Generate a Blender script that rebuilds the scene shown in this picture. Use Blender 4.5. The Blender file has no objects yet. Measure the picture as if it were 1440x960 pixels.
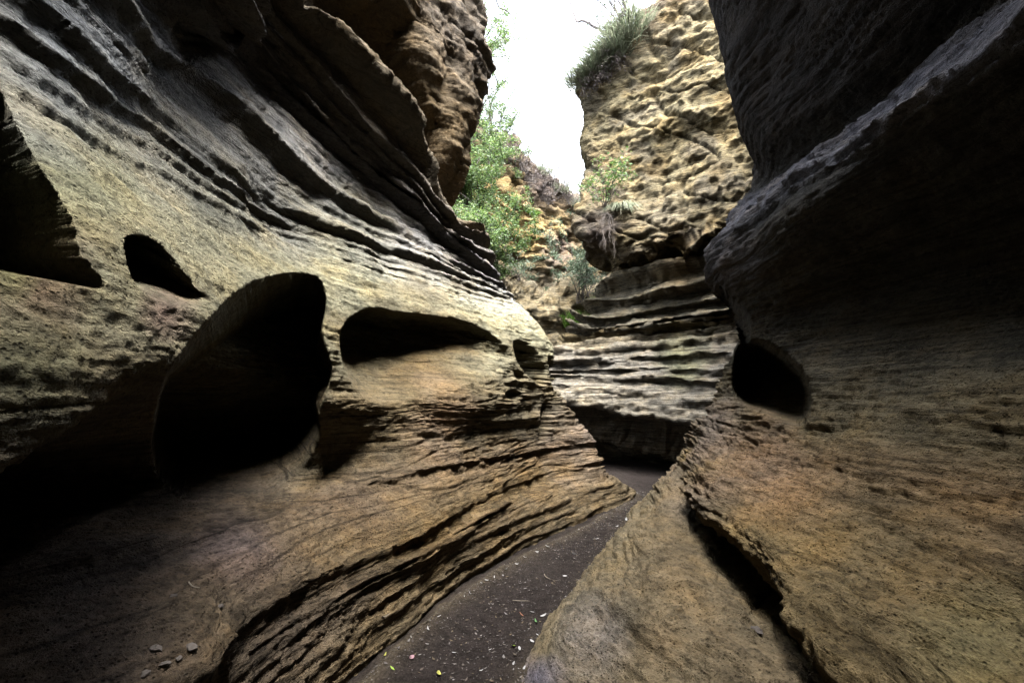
import bpy, math, random
import numpy as np
from mathutils import Vector

scene = bpy.context.scene
R = math.radians
rng = random.Random(7)
DETAIL = 1.0

# ------------------------------------------------------------------ camera
FPX, CX, CY, PITCH, CAMZ = 640.0, 720.0, 480.0, math.atan(80 / 640), 1.5
cd = bpy.data.cameras.new('camera'); cam = bpy.data.objects.new('camera', cd)
scene.collection.objects.link(cam); scene.camera = cam
cd.sensor_width = 36; cd.lens = 16; cd.clip_start = 0.05; cd.clip_end = 500
cam.location = (0, 0, CAMZ); cam.rotation_euler = (R(90) + PITCH, 0, 0)

# ------------------------------------------------------------------ light
world = bpy.data.worlds.new('World'); scene.world = world; world.use_nodes = True
wt = world.node_tree; bg = wt.nodes['Background']
sky = wt.nodes.new('ShaderNodeTexSky'); sky.sky_type = 'NISHITA'; sky.sun_disc = False
SUN_EL, SUN_AZ = R(66), R(160)
sky.sun_elevation = SUN_EL; sky.sun_rotation = SUN_AZ
sky.air_density = 1.0; sky.dust_density = 4.0
hs = wt.nodes.new('ShaderNodeHueSaturation'); hs.inputs['Saturation'].default_value = 0.3
wt.links.new(sky.outputs[0], hs.inputs['Color']); wt.links.new(hs.outputs[0], bg.inputs['Color'])
bg.inputs['Strength'].default_value = 0.08
sd = bpy.data.lights.new('sun', 'SUN'); sun = bpy.data.objects.new('sun', sd); scene.collection.objects.link(sun)
sd.energy = 1.5; sd.angle = R(45); sd.color = (1.0, 0.97, 0.92)
# points from the sky position down
sdir = Vector((math.sin(SUN_AZ) * math.cos(SUN_EL), math.cos(SUN_AZ) * math.cos(SUN_EL), math.sin(SUN_EL)))
sun.rotation_euler = sdir.to_track_quat('Z', 'Y').to_euler()
vs = scene.view_settings
vs.view_transform = 'Standard'; vs.look = 'None'; vs.exposure = 4.0; vs.gamma = 1.0; vs.use_curve_mapping = False
scene.cycles.max_bounces = 5; scene.cycles.diffuse_bounces = 1; scene.cycles.glossy_bounces = 2
scene.cycles.sample_clamp_indirect = 0.004
scene.cycles.caustics_reflective = False; scene.cycles.caustics_refractive = False

# ------------------------------------------------------------------ helpers
ct, st_ = math.cos(PITCH), math.sin(PITCH)
def P(px, py, Y):
    dx, dy = (px - CX) / FPX, (CY - py) / FPX
    ry, rz = ct - dy * st_, st_ + dy * ct
    t = Y / ry
    return (dx * t, Y, CAMZ + rz * t)
def F0(px, py, z=0.0):
    dx, dy = (px - CX) / FPX, (CY - py) / FPX
    ry, rz = ct - dy * st_, st_ + dy * ct
    t = (z - CAMZ) / rz
    return (dx * t, ry * t, z)
def W(x, y, z): return (x, y, z)
def project(p):
    x, y, z = p[..., 0], p[..., 1], p[..., 2] - CAMZ
    d = y * ct + z * st_
    v = -y * st_ + z * ct
    ok = d > 0.15
    dd = np.where(ok, d, 1)
    return np.where(ok, CX + FPX * x / dd, -9999), np.where(ok, CY - FPX * v / dd, -9999), ok

_perm = np.random.RandomState(3).permutation(256).astype(np.int32); _perm = np.concatenate([_perm, _perm, _perm])
_gr = np.random.RandomState(4).normal(size=(256, 3)).astype(np.float32); _gr /= np.linalg.norm(_gr, axis=1)[:, None]
def _noise(x, y, z):
    x = np.asarray(x, np.float32); y = np.asarray(y, np.float32); z = np.asarray(z, np.float32)
    x, y, z = np.broadcast_arrays(x, y, z)
    xi, yi, zi = np.floor(x), np.floor(y), np.floor(z)
    xf, yf, zf = x - xi, y - yi, z - zi
    xi, yi, zi = xi.astype(np.int32) & 255, yi.astype(np.int32) & 255, zi.astype(np.int32) & 255
    f = lambda t: t * t * t * (t * (t * 6 - 15) + 10)
    u, v, w = f(xf), f(yf), f(zf)
    res = 0
    for i in (0, 1):
        a = _perm[xi + i]; wu = u if i else 1 - u
        for j in (0, 1):
            b = _perm[a + yi + j]; wv = v if j else 1 - v
            for k in (0, 1):
                g = _gr[_perm[b + zi + k] & 255]; ww = w if k else 1 - w
                res = res + wu * wv * ww * (g[..., 0] * (xf - i) + g[..., 1] * (yf - j) + g[..., 2] * (zf - k))
    return res * 1.6
from concurrent.futures import ThreadPoolExecutor
_pool = ThreadPoolExecutor(4)
def noise(x, y, z):
    x, y, z = np.broadcast_arrays(np.asarray(x, np.float32), np.asarray(y, np.float32), np.asarray(z, np.float32))
    if x.size < 20000: return _noise(x, y, z)
    n = max(4, x.shape[0] // 40)
    return np.concatenate(list(_pool.map(_noise, np.array_split(x, n), np.array_split(y, n), np.array_split(z, n))))
def fbm(x, y, z, o=3, gain=0.5):
    r = 0; a = 1.0
    for i in range(o):
        r = r + a * noise(x + 17.3 * i, y - 9.1 * i, z + 5.7 * i); x = x * 2.03; y = y * 2.03; z = z * 2.03; a *= gain
    return r
def sstep(a, b, x):
    t = np.clip((x - a) / (b - a), 0, 1); return t * t * (3 - 2 * t)

def catmull(net, us, axis):
    net = np.moveaxis(net, axis, 0); n = net.shape[0]
    ext = np.concatenate([2 * net[:1] - net[1:2], net, 2 * net[-1:] - net[-2:-1]])
    i = np.clip(np.floor(us).astype(int), 0, n - 2); t = (us - i).reshape((-1,) + (1,) * (net.ndim - 1))
    p0, p1, p2, p3 = ext[i], ext[i + 1], ext[i + 2], ext[i + 3]
    k = 0.42
    m1, m2 = k * (p2 - p0), k * (p3 - p1)
    # limit tangents to neighbouring chord lengths so uneven spacing does not overshoot
    L = np.linalg.norm(p2 - p1, axis=-1, keepdims=True) * 1.1 + 1e-6
    for m in (m1, m2):
        ln = np.linalg.norm(m, axis=-1, keepdims=True); m *= np.minimum(1, L / (ln + 1e-9))
    r = (2*t**3 - 3*t**2 + 1) * p1 + (t**3 - 2*t**2 + t) * m1 + (-2*t**3 + 3*t**2) * p2 + (t**3 - t**2) * m2
    return np.moveaxis(r, 0, axis)
def lin(arr, us):
    return np.interp(us, np.arange(len(arr)), arr)

def adaptive(net, nu, nv):
    """sample parameters so that the visible part of the sheet is densest"""
    nc, nr = net.shape[:2]
    ul, vl = np.linspace(0, nc - 1, (nc - 1) * 14 + 1), np.linspace(0, nr - 1, (nr - 1) * 14 + 1)
    G = catmull(catmull(net, ul, 0), vl, 1)
    px, py, ok = project(G)
    vis = ok & (px > -60) & (px < 1500) & (py > -60) & (py < 1020)
    out = []
    for ax, params, n in ((0, ul, nu), (1, vl, nv)):
        d = np.hypot(np.diff(px, axis=ax), np.diff(py, axis=ax))
        v = vis[1:] & vis[:-1] if ax == 0 else vis[:, 1:] & vis[:, :-1]
        d = np.where(v, np.minimum(d, 60), 0)
        w3 = np.linalg.norm(np.diff(G, axis=ax), axis=-1)
        m = np.percentile(d, 92, axis=1 - ax) + 0.05 * d.max() * 0.3 + 0.6 * np.minimum(w3.mean(axis=1 - ax), .5)
        c = np.concatenate([[0], np.cumsum(m)])
        out.append(np.interp(np.linspace(0, c[-1], n), c, params))
    return out

def normals(G):
    a = np.gradient(G, axis=0); b = np.gradient(G, axis=1)
    n = np.cross(a, b); return n / (np.linalg.norm(n, axis=-1, keepdims=True) + 1e-12)

def poly_sd(px, py, poly):
    """signed distance in pixels, positive inside the closed outline"""
    poly = np.array(poly, float); inside = np.zeros(px.shape, bool); dist = np.full(px.shape, 1e9)
    n = len(poly)
    for i in range(n):
        (x1, y1), (x2, y2) = poly[i], poly[(i + 1) % n]
        c = ((y1 > py) != (y2 > py)) & (px < (x2 - x1) * (py - y1) / (y2 - y1 + 1e-12) + x1); inside ^= c
        ex, ey = x2 - x1, y2 - y1
        t = np.clip(((px - x1) * ex + (py - y1) * ey) / (ex * ex + ey * ey + 1e-9), 0, 1)
        dist = np.minimum(dist, np.hypot(px - x1 - t * ex, py - y1 - t * ey))
    return np.where(inside, dist, -dist)
def smooth_poly(poly, k=6):
    p = np.array(poly, float); n = len(p); out = []
    for i in range(n):
        p0, p1, p2, p3 = p[i-1], p[i], p[(i+1) % n], p[(i+2) % n]
        for t in np.arange(k) / k:
            out.append(0.5 * ((2*p1) + (p2-p0)*t + (2*p0-5*p1+4*p2-p3)*t*t + (3*p1-p0-3*p2+p3)*t**3))
    return out

def grid_mesh(name, G, tint, mat, label, flip=False, streak=None):
    nu, nv = G.shape[:2]
    me = bpy.data.meshes.new(name)
    idx = np.arange(nu * nv).reshape(nu, nv)
    q = np.stack([idx[:-1, :-1], idx[1:, :-1], idx[1:, 1:], idx[:-1, 1:]], -1).reshape(-1, 4)
    if flip: q = q[:, ::-1]
    me.vertices.add(nu * nv); me.vertices.foreach_set('co', G.reshape(-1).astype(np.float32))
    me.loops.add(q.size); me.loops.foreach_set('vertex_index', q.reshape(-1).astype(np.int32))
    me.polygons.add(len(q)); me.polygons.foreach_set('loop_start', np.arange(0, q.size, 4, dtype=np.int32))
    me.update(calc_edges=True)
    me.polygons.foreach_set('use_smooth', np.ones(len(q), bool))
    if tint is not None:
        lum = tint.mean(axis=-1, keepdims=True); tint = np.clip(lum + (tint - lum) * 1.2, .01, 1)
        at = me.color_attributes.new('tint', 'FLOAT_COLOR', 'POINT')
        al = np.ones((nu * nv, 1)) if streak is None else streak.reshape(-1, 1)
        c = np.concatenate([tint.reshape(-1, 3), al], 1).astype(np.float32)
        at.data.foreach_set('color', c.reshape(-1))
    me.materials.append(mat)
    o = bpy.data.objects.new(name, me); scene.collection.objects.link(o)
    o['kind'] = 'structure'; o['label'] = label
    return o

# ------------------------------------------------------------------ materials
def nt(mat):
    mat.use_nodes = True; t = mat.node_tree
    return t, t.nodes['Principled BSDF']
def N(t, kind, **kw):
    n = t.nodes.new(kind)
    for k, v in kw.items():
        if k in n.inputs: n.inputs[k].default_value = v
        else: setattr(n, k, v)
    return n
def mixc(t, blend, fac, a, b):
    m = t.nodes.new('ShaderNodeMix'); m.data_type = 'RGBA'; m.blend_type = blend
    for s, v in ((m.inputs[0], fac), (m.inputs[6], a), (m.inputs[7], b)):
        if hasattr(v, 'links'): t.links.new(v, s)
        else: s.default_value = v
    return m.outputs[2]
def ramp(t, src, pts, interp='LINEAR'):
    r = t.nodes.new('ShaderNodeValToRGB'); r.color_ramp.interpolation = interp
    e = r.color_ramp.elements
    while len(e) < len(pts): e.new(0.5)
    for el, (p, c) in zip(e, pts):
        el.position = p; el.color = (c, c, c, 1) if not isinstance(c, tuple) else c + (1,)
    t.links.new(src, r.inputs[0]); return r.outputs[0]

ALB = .72
def rock_material(name, pits=1.0, streak=1.0, bump=1.0):
    m = bpy.data.materials.new(name); t, b = nt(m)
    tc = N(t, 'ShaderNodeTexCoord')
    tint = N(t, 'ShaderNodeVertexColor', layer_name='tint')
    def tex(scale, sc=(1, 1, 1), detail=4, rough=.6, dist=0.0):
        mp = N(t, 'ShaderNodeMapping'); mp.inputs['Scale'].default_value = sc
        t.links.new(tc.outputs['Object'], mp.inputs[0])
        n = N(t, 'ShaderNodeTexNoise', Scale=scale, Detail=detail, Roughness=rough, Distortion=dist)
        t.links.new(mp.outputs[0], n.inputs['Vector']); return n.outputs['Fac']
    layers = tex(2.2, (.25, .25, 7), 5, .65, .3)
    finelay = tex(6, (.5, .5, 9), 4, .6, .2)
    blot = tex(2.3, (1, 1, 1.6), 6, .65)
    spots = tex(38, (1, 1, 1.6), 5, .75)
    grain = tex(130, (1, 1, 1), 3, .7)
    c = tint.outputs['Color']
    k = streak
    c = mixc(t, 'MULTIPLY', tint.outputs['Alpha'], c, ramp(t, layers, [(.3, 1 - .42 * k), (.5, 1.0), (.7, 1 + .25 * k)]))
    c = mixc(t, 'MULTIPLY', tint.outputs['Alpha'], c, ramp(t, finelay, [(.35, .72), (.5, 1.0), (.68, 1.15)]))
    c = mixc(t, 'MULTIPLY', .9, c, ramp(t, blot, [(.32, (.55, .58, .62)), (.48, (1, 1, 1)), (.66, (1.22, 1.12, .95))]))
    c = mixc(t, 'MULTIPLY', .85, c, ramp(t, spots, [(.36, .35), (.45, 1.0), (.7, 1.15)]))
    jt = tex(1.6, (.22, .22, 9), 3, .5, .15)
    c = mixc(t, 'MULTIPLY', tint.outputs['Alpha'], c, ramp(t, jt, [(.455, 1.0), (.485, .42), (.5, .42), (.53, 1.0)]))
    mid = tex(11, (1, 1, 2.2), 5, .75)
    vp = N(t, 'ShaderNodeTexVoronoi', Scale=52.0, Randomness=1.0); t.links.new(tc.outputs['Object'], vp.inputs['Vector'])
    vq = N(t, 'ShaderNodeTexVoronoi', Scale=21.0, Randomness=1.0); t.links.new(tc.outputs['Object'], vq.inputs['Vector'])
    c = mixc(t, 'MULTIPLY', ramp(t, blot, [(.40, .15), (.55, .9)]), c, ramp(t, vp.outputs['Distance'], [(.10, .25), (.26, 1.0)]))
    c = mixc(t, 'MULTIPLY', ramp(t, mid, [(.45, .0), (.6, .8)]), c, ramp(t, vq.outputs['Distance'], [(.06, .22), (.16, 1.0)]))
    c = mixc(t, 'MULTIPLY', .8, c, ramp(t, mid, [(.36, .5), (.5, 1.0), (.64, 1.35)]))
    c = mixc(t, 'MULTIPLY', .6, c, ramp(t, grain, [(.3, .6), (.5, 1.0), (.7, 1.3)]))
    c = mixc(t, 'MULTIPLY', 1.0, c, (ALB, ALB, ALB, 1))
    t.links.new(c, b.inputs['Base Color'])
    b.inputs['Roughness'].default_value = .82
    b.inputs['Specular IOR Level'].default_value = .12
    pit = ramp(t, vp.outputs['Distance'], [(.08, 0.0), (.30, 1.0)])
    h1 = N(t, 'ShaderNodeMath', operation='MULTIPLY'); t.links.new(finelay, h1.inputs[0]); hm = N(t, 'ShaderNodeMath', operation='MULTIPLY'); t.links.new(tint.outputs['Alpha'], hm.inputs[0]); hm.inputs[1].default_value = 1.2 * streak; t.links.new(hm.outputs[0], h1.inputs[1])
    h2 = N(t, 'ShaderNodeMath', operation='MULTIPLY_ADD'); t.links.new(spots, h2.inputs[0]); h2.inputs[1].default_value = .9; t.links.new(h1.outputs[0], h2.inputs[2])
    h3 = N(t, 'ShaderNodeMath', operation='MULTIPLY_ADD'); t.links.new(grain, h3.inputs[0]); h3.inputs[1].default_value = .28; t.links.new(h2.outputs[0], h3.inputs[2])
    h4 = N(t, 'ShaderNodeMath', operation='MULTIPLY_ADD'); t.links.new(pit, h4.inputs[0]); h4.inputs[1].default_value = .5 * pits; t.links.new(h3.outputs[0], h4.inputs[2])
    h5 = N(t, 'ShaderNodeMath', operation='MULTIPLY_ADD'); t.links.new(mid, h5.inputs[0]); h5.inputs[1].default_value = 1.6; t.links.new(h4.outputs[0], h5.inputs[2]); h4 = h5
    bp = N(t, 'ShaderNodeBump', Strength=1.0, Distance=.03 * bump)
    t.links.new(h4.outputs[0], bp.inputs['Height']); t.links.new(bp.outputs[0], b.inputs['Normal'])
    return m

def leaf_material(name, cols, rough=.55, trans=.35):
    m = bpy.data.materials.new(name); t, b = nt(m)
    g = N(t, 'ShaderNodeNewGeometry')
    r = t.nodes.new('ShaderNodeValToRGB'); e = r.color_ramp.elements
    while len(e) < len(cols): e.new(.5)
    for i, c in enumerate(cols): e[i].position = i / max(1, len(cols) - 1); e[i].color = c + (1,)
    t.links.new(g.outputs['Random Per Island'], r.inputs[0]); t.links.new(r.outputs[0], b.inputs['Base Color'])
    b.inputs['Roughness'].default_value = rough
    if trans:
        tr = N(t, 'ShaderNodeBsdfTranslucent'); t.links.new(r.outputs[0], tr.inputs['Color'])
        mx = N(t, 'ShaderNodeMixShader'); mx.inputs[0].default_value = trans
        t.links.new(b.outputs[0], mx.inputs[1]); t.links.new(tr.outputs[0], mx.inputs[2])
        t.links.new(mx.outputs[0], t.nodes['Material Output'].inputs['Surface'])
    return m

M_near = rock_material('tuff_rock', 1.0, 1.0, 1.0)
M_cliff = rock_material('weathered_cliff_rock', 1.4, .7, 2.2)

# ------------------------------------------------------------------ strata
def strata(x, y, z, seed=0.0, f=1.0):
    """height-dependent ledges with lateral variation, about -1..1"""
    zw = z + .05 * noise(x * .5 + seed, y * .5, 1.3) + .012 * noise(x * 2 + seed, y * 2, z * 2)
    a = noise(x * .35 + seed, y * .35, zw * 4.2 * f)
    b = noise(x * .8 + seed, y * .8, zw * 10 * f + 40)
    c = noise(x * 1.6 + seed, y * 1.6, zw * 24 * f + 80)
    sh = lambda v: np.tanh(v * 2.6)
    return .55 * sh(a) + .3 * sh(b) + .15 * sh(c)
def chips(x, y, z, s, sz):
    """flat flakes with crisp broken edges, 0..1"""
    w = .15 * noise(x * s * 2.1, y * s * 2.1, z * s * 2.1 + 4)
    return sstep(-.03, .07, noise(x * s, y * s, z * sz) + w) - .5
def groove(x, y, z, s, sz, w):
    """thin bedding joints, 0..1"""
    n = noise(x * s, y * s, z * sz + .25 * noise(x * 1.5, y * 1.5, z * 1.5)); return np.exp(-(n / w) ** 2)
def ledge(v, pos, amp, up, down):
    """sharp-lipped shelf: sticks out at pos, falls off fast below it and slowly above it"""
    d = v - pos
    return amp * np.where(d < 0, np.exp(-(d / down) ** 2), np.exp(-np.abs(d / up) ** 1.3))

def displace(G, d, sign, up=0.0):
    n = normals(G) * sign
    return G + n * d[..., None]

def build_net(cols):
    return np.array(cols, float)

def rowcol(tab, vs_):
    return np.stack([np.interp(vs_, [k for k, _ in tab], [c[i] for _, c in tab]) for i in range(3)], -1)

# ================================================================== LEFT WALL
PL = [(-1.1,0),(-1.35,.35),(-1.3,.5),(-2.1,.75),(-2.8,1.0),(-.92,1.34),(-.95,1.75),(-1.25,2.1),(-1.7,2.65),(-2.0,3.7),(-1.7,4.6),(-1.75,5.4),(-1.5,6.2),(-1.3,7.4),(-1.4,10),(-4,11),(-15,11)]
def profL(Y, dx=0.0): return [W(x + dx, Y, z) for x, z in PL]
tail = lambda Y: [W(-1.4, Y, 10), W(-4, Y, 11), W(-15, Y, 11)]
k5 = [W(-.98,1.8,0), W(-1.22,1.7,.3), P(250,950,1.64), P(150,785,2.0), W(-2.9,1.9,1.05), P(110,598,1.02), P(125,400,1.08), P(110,270,1.25), P(70,85,1.45), W(-2.05,2.4,3.8), W(-1.7,2.5,4.7), W(-1.75,2.5,5.4), W(-1.5,2.5,6.2), W(-1.3,2.5,7.4)] + tail(2.5)
k6 = [F0(500,960), W(-1.03,2.3,.3), P(350,862,2.13), P(290,762,2.4), W(-2.5,2.8,1.0), P(250,515,1.48), P(262,420,1.56), P(235,302,1.78), P(205,180,2.15), P(300,45,3.3), P(370,-20,3.4), W(-1.75,3.4,5.6), W(-1.5,3.4,6.4), W(-1.3,3.4,7.6)] + tail(3.4)
k7 = [F0(575,891), P(500,835,2.75), P(462,802,2.67), P(460,704,3.15), P(420,655,3.5), P(430,560,2.95), P(400,444,2.7), P(340,347,2.6), P(320,258,2.8), P(400,150,4.1), P(440,62,4.0), P(440,5,4.6), W(-1.45,4.4,6.4), W(-1.2,4.4,7.8)] + tail(4.4)
k8 = [F0(655,819), P(605,780,3.45), P(585,752,3.4), P(600,665,4.0), P(568,615,4.08), P(553,570,4.02), P(500,466,3.9), P(455,388,3.8), P(405,316,3.8), P(490,228,4.95), P(520,155,4.7), P(480,70,5.4), P(500,0,5.2), W(-1.1,5.0,7.8)] + tail(5.0)
k9 = [F0(755,764), P(695,728,4.5), P(672,705,4.4), P(690,648,5.0), P(675,608,5.15), P(690,562,5.2), P(655,486,5.2), P(620,425,5.2), P(560,368,5.1), P(575,300,5.8), P(580,235,5.65), P(545,150,6.1), P(560,60,5.6), P(600,-20,5.6)] + tail(5.6)
k10 = [F0(848,724), P(790,690,6.0), P(768,664,6.2), P(762,632,6.3), P(757,600,6.35), P(752,545,6.4), P(740,500,6.4), P(715,450,6.4), P(672,404,6.4), P(645,362,6.4), P(630,318,6.3), P(612,262,6.7), P(615,150,6.0), P(650,60,6.2)] + tail(6.3)
k11 = [F0(893,699), P(852,668,6.9), P(843,648,7.0), P(838,622,7.15), P(812,592,7.2), P(790,550,7.2), P(778,505,7.2), P(768,470,7.2), P(718,427,7.3), P(690,400,7.3), P(652,352,7.2), P(636,315,7.4), P(664,235,6.9), P(666,100,7.1), P(664,-90,7.2), W(-3,7.3,11), W(-14,7.3,11)]
off = lambda c, dx, dy: [W(p[0] + dx, p[1] + dy, p[2]) for p in c]
def close_top(c, k): return [W(x + k * max(0, min(1, (z - 2.5) / 3)) * (1 if z < 10.5 else 0), y, z) for x, y, z in c]  # unseen wall tops behind the camera, leaned in to block skylight
netL = build_net([profL(-7, 3.8), close_top(profL(-4.5, .9), 2.2), close_top(profL(-1.5), .6), profL(-.3), profL(.75), k5, k6, k7, k8, k9, k10, k11, off(k11, -.8, .75), off(k11, -2.8, 1.4), off(k11, -7, 2.0)])
netL = np.concatenate([netL[:, :1] + np.array([.12, 0, -.35]), netL], 1)   # row 0 sits under the sand
# v rows: 0 buried,1 floor,2 under lip,3 lip,4 crack,5 undercut,6 bulge,7,8,9 F,10 G,11 fin,12 recess,13 bulge,14,15 rim,16,17

def make_left():
    us, vs_ = adaptive(netL, int(780 * DETAIL), int(760 * DETAIL))
    G = catmull(catmull(netL, us, 0), vs_, 1)
    px, py, ok = project(G)
    V = np.broadcast_to(vs_[None, :], px.shape); U = np.broadcast_to(us[:, None], px.shape)
    x, y, z = G[..., 0], G[..., 1], G[..., 2]
    n = normals(G); sign = 1.0 if n[len(us)//2, len(vs_)//2, 0] > 0 else -1.0
    vv = V + .10 * noise(x * .7, y * .7, z * .7) + .03 * noise(x * 3, y * 3, z * 3)
    lat = lambda s, k: .5 + .9 * noise(x * s + k, y * s, k * 3.1 + z * .3)
    front = sstep(11.6, 11.0, U)
    d = 0
    # fins of the upper left, thin hard beds sticking out of soft ones
    vf = V + .04 * noise(x * .5, y * .5, z * .5) + .01 * noise(x * 2.4, y * 2.4, z * 2.4) + .008 * noise(x * 9, y * 9, z * 9)
    for k, (pos, amp, up, dn) in enumerate(((8.55,.02,.08,.02),(8.75,.03,.10,.02),(8.95,.05,.14,.03),(9.13,.09,.2,.03),(9.33,.03,.1,.02),(9.48,.12,.2,.035),(9.66,.03,.1,.02),(9.80,.05,.12,.03),(9.98,.19,.22,.04),(10.2,.06,.10,.02),(10.36,.27,.18,.04),(10.58,.14,.10,.04),(10.74,.34,.16,.05),(11.02,.34,.14,.06))):
        nz = noise(x * .55 + k * 3.7, y * .55, k * 1.9) + .4 * noise(x * 2.2 + k, y * 2.2, z * 2.2)
        d = d + ledge(vf + .018 * noise(x * 1.1 + k, y * 1.1, 3.3), pos, amp, up, dn) * np.clip(.85 + .9 * nz, .45, 1.25)
    # beds of the bench and its foot
    for pos, amp, up, dn, k in ((3.0,.05,.25,.10,11),(2.3,.035,.10,.06,12),(2.05,.03,.12,.05,13),(1.7,.035,.12,.05,14),(1.45,.03,.1,.04,15),(1.2,.03,.1,.04,16),(4.05,.05,.25,.05,17)):
        d = d + ledge(vv, pos, amp, up, dn) * np.clip(lat(1.1, k) + .3, .1, 1.3)
    # lobes under the overhang
    ov = sstep(11.4, 12.2, V) * sstep(14.5, 13.2, V)
    d = d + ov * .30 * (np.abs(noise(x * .9, y * .9 + 4, z * .9)) * 2 - .5)
    d = d + sstep(13, 14, V) * .25 * noise(x * .9, y * .9, z * .9)
    d = d + .05 * fbm(x * .9, y * .9, z * .9, 2)
    G = displace(G, d, sign)
    # fine beds and pitting
    x, y, z = G[..., 0], G[..., 1], G[..., 2]
    A = np.interp(vs_, [0,1,2,3,3.5,4,5,6,7,8,9,10,11,12,13,14,15,17], [.02,.028,.035,.03,.018,.03,.035,.03,.018,.016,.022,.025,.03,.02,.02,.05,.1,.2])[None, :]
    far = .6 + .12 * np.clip(y, 0, 8)
    n1 = strata(x, y, z, 3.0, 1.0) * A * far
    rough = fbm(x * 3.2, y * 3.2, z * 5, 4, .55)
    n2 = .018 * rough * far + .006 * noise(x * 24, y * 24, z * 34) + sstep(12.8, 13.8, V) * .10 * fbm(x * 1.7, y * 1.7, z * 1.7, 4, .6)
    # scalloped drip flutes below the bench lip
    fl = np.exp(-((V - 2.75) / .35) ** 2) * .045 * np.abs(noise(x * 5, y * 5, z * .8)) * 2
    C = np.interp(vs_, [0,2,3,4,5,6,7,8,8.6,10,12,14,17], [.8,.9,.7,1,1.1,.8,.45,.35,.7,.7,.4,1.2,1.2])[None, :]
    mk = sstep(-.25, .25, noise(x * .9, y * .9, z * 1.6 + 20))
    n3 = C * (.020 * chips(x, y, z, 1.3, 13) * (.4 + .6 * mk) + .013 * chips(x + 7, y, z, 3.2, 30) * mk + .009 * chips(x, y + 7, z, 7, 40) * (.3 + .7 * mk) + .006 * chips(x, y, z + 9, 16, 60))
    gr = C * (.020 * groove(x, y, z, .4, 7, .035) + .012 * groove(x + 5, y, z, .7, 17, .04) * (.3 + .7 * mk) + .007 * groove(x, y + 5, z, 1.3, 34, .06) * mk)
    G = displace(G, (n1 + n2 + (n3 * .8 - gr) * far) - fl, sign)
    # hollows worn into the wall
    hol = [([(-60,60),(0,130),(28,185),(62,245),(100,305),(112,355),(145,405),(60,392),(-10,380),(-120,370),(-200,200),(-160,20)], 1.5, 16, (-1,.6,.2), (60,330,.0,1.0,110)),
           ([(176,336),(205,335),(240,358),(266,395),(288,425),(250,432),(205,412),(184,384)], .5, 12, (-1,.3,.5)),
           ([(262,487),(300,442),(345,402),(400,384),(444,389),(458,420),(452,465),(466,520),(450,575),(445,620),(405,675),(330,715),(225,670),(222,560)], 1.7, 12, None),
           ([(482,462),(520,432),(575,440),(640,448),(690,470),(720,500),(700,530),(640,545),(580,560),(528,570),(498,545),(482,510)], 1.0, 30, (-.5,.85,.2), (505,450,.45,.9,185)),
           ([(722,480),(745,484),(762,508),(770,540),(752,536),(730,512)], .28, 9, (-1,.6,.1)),
           ([(712,552),(724,548),(736,556),(726,562),(714,560)], .10, 5, (-1,.6,.1)),
           ([(722,520),(736,524),(742,534),(728,534)], .12, 5, (-1,.6,.1)),
           ([(764,566),(778,575),(776,606),(764,640),(757,618)], .22, 6, (-1,.6,0)),
           ([(772,498),(782,520),(792,552),(784,556),(774,530)], .22, 6, (-1,.5,.0))]
    px, py, ok = project(G)
    wob = 5 * noise(x * 2.2, y * 2.2, z * 2.2) + 1.5 * noise(x * 9, y * 9, z * 9)
    sel = ok & (U > 2.6) & (V < 9.5) & (V > 4.35)
    HM = np.zeros(px.shape)
    for poly, dep, w, dr, *gq in hol:
        pl = smooth_poly(poly)
        a = np.array(pl); bb = sel & (px > a[:, 0].min() - 8) & (px < a[:, 0].max() + 8) & (py > a[:, 1].min() - 8) & (py < a[:, 1].max() + 8)
        if not bb.any(): continue
        s = poly_sd(px[bb], py[bb], pl) + wob[bb] * min(1, w / 20) * .7
        amt = 1 - (1 - np.clip(s / w, 0, 1)) ** 2.2
        if gq:
            x0, y0, gx, gy, ln = gq[0]; q = np.clip(1 - ((px[bb] - x0) * gx + (py[bb] - y0) * gy) / ln, 0, 1); amt = amt * q * q * (3 - 2 * q)
        if dr is None: dv = np.stack([(px[bb] - 720) / 660, np.full(s.shape, .98), np.full(s.shape, .05)], -1)
        else: dv = np.array(dr, float)[None]
        dv = dv / np.linalg.norm(dv, axis=-1, keepdims=True)
        xx, yy, zz = G[bb][:, 0], G[bb][:, 1], G[bb][:, 2]
        rg = .035 * fbm(xx * 3, yy * 3, zz * 6, 4, .6) + .03 * chips(xx, yy, zz, 1.5, 12) + .012 * chips(xx, yy, zz, 5, 30)
        G[bb] += (dep * amt + rg * np.clip(amt * 2, 0, 1))[:, None] * dv; HM[bb] = np.maximum(HM[bb], amt)
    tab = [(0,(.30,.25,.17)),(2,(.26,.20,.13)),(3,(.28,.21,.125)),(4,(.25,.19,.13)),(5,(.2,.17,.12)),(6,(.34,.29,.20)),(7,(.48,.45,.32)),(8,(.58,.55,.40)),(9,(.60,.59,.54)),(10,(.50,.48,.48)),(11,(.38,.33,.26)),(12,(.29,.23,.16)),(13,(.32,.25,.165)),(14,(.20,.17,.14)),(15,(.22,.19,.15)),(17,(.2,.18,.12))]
    T = np.broadcast_to(rowcol(tab, vs_)[None], G.shape).copy()
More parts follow.
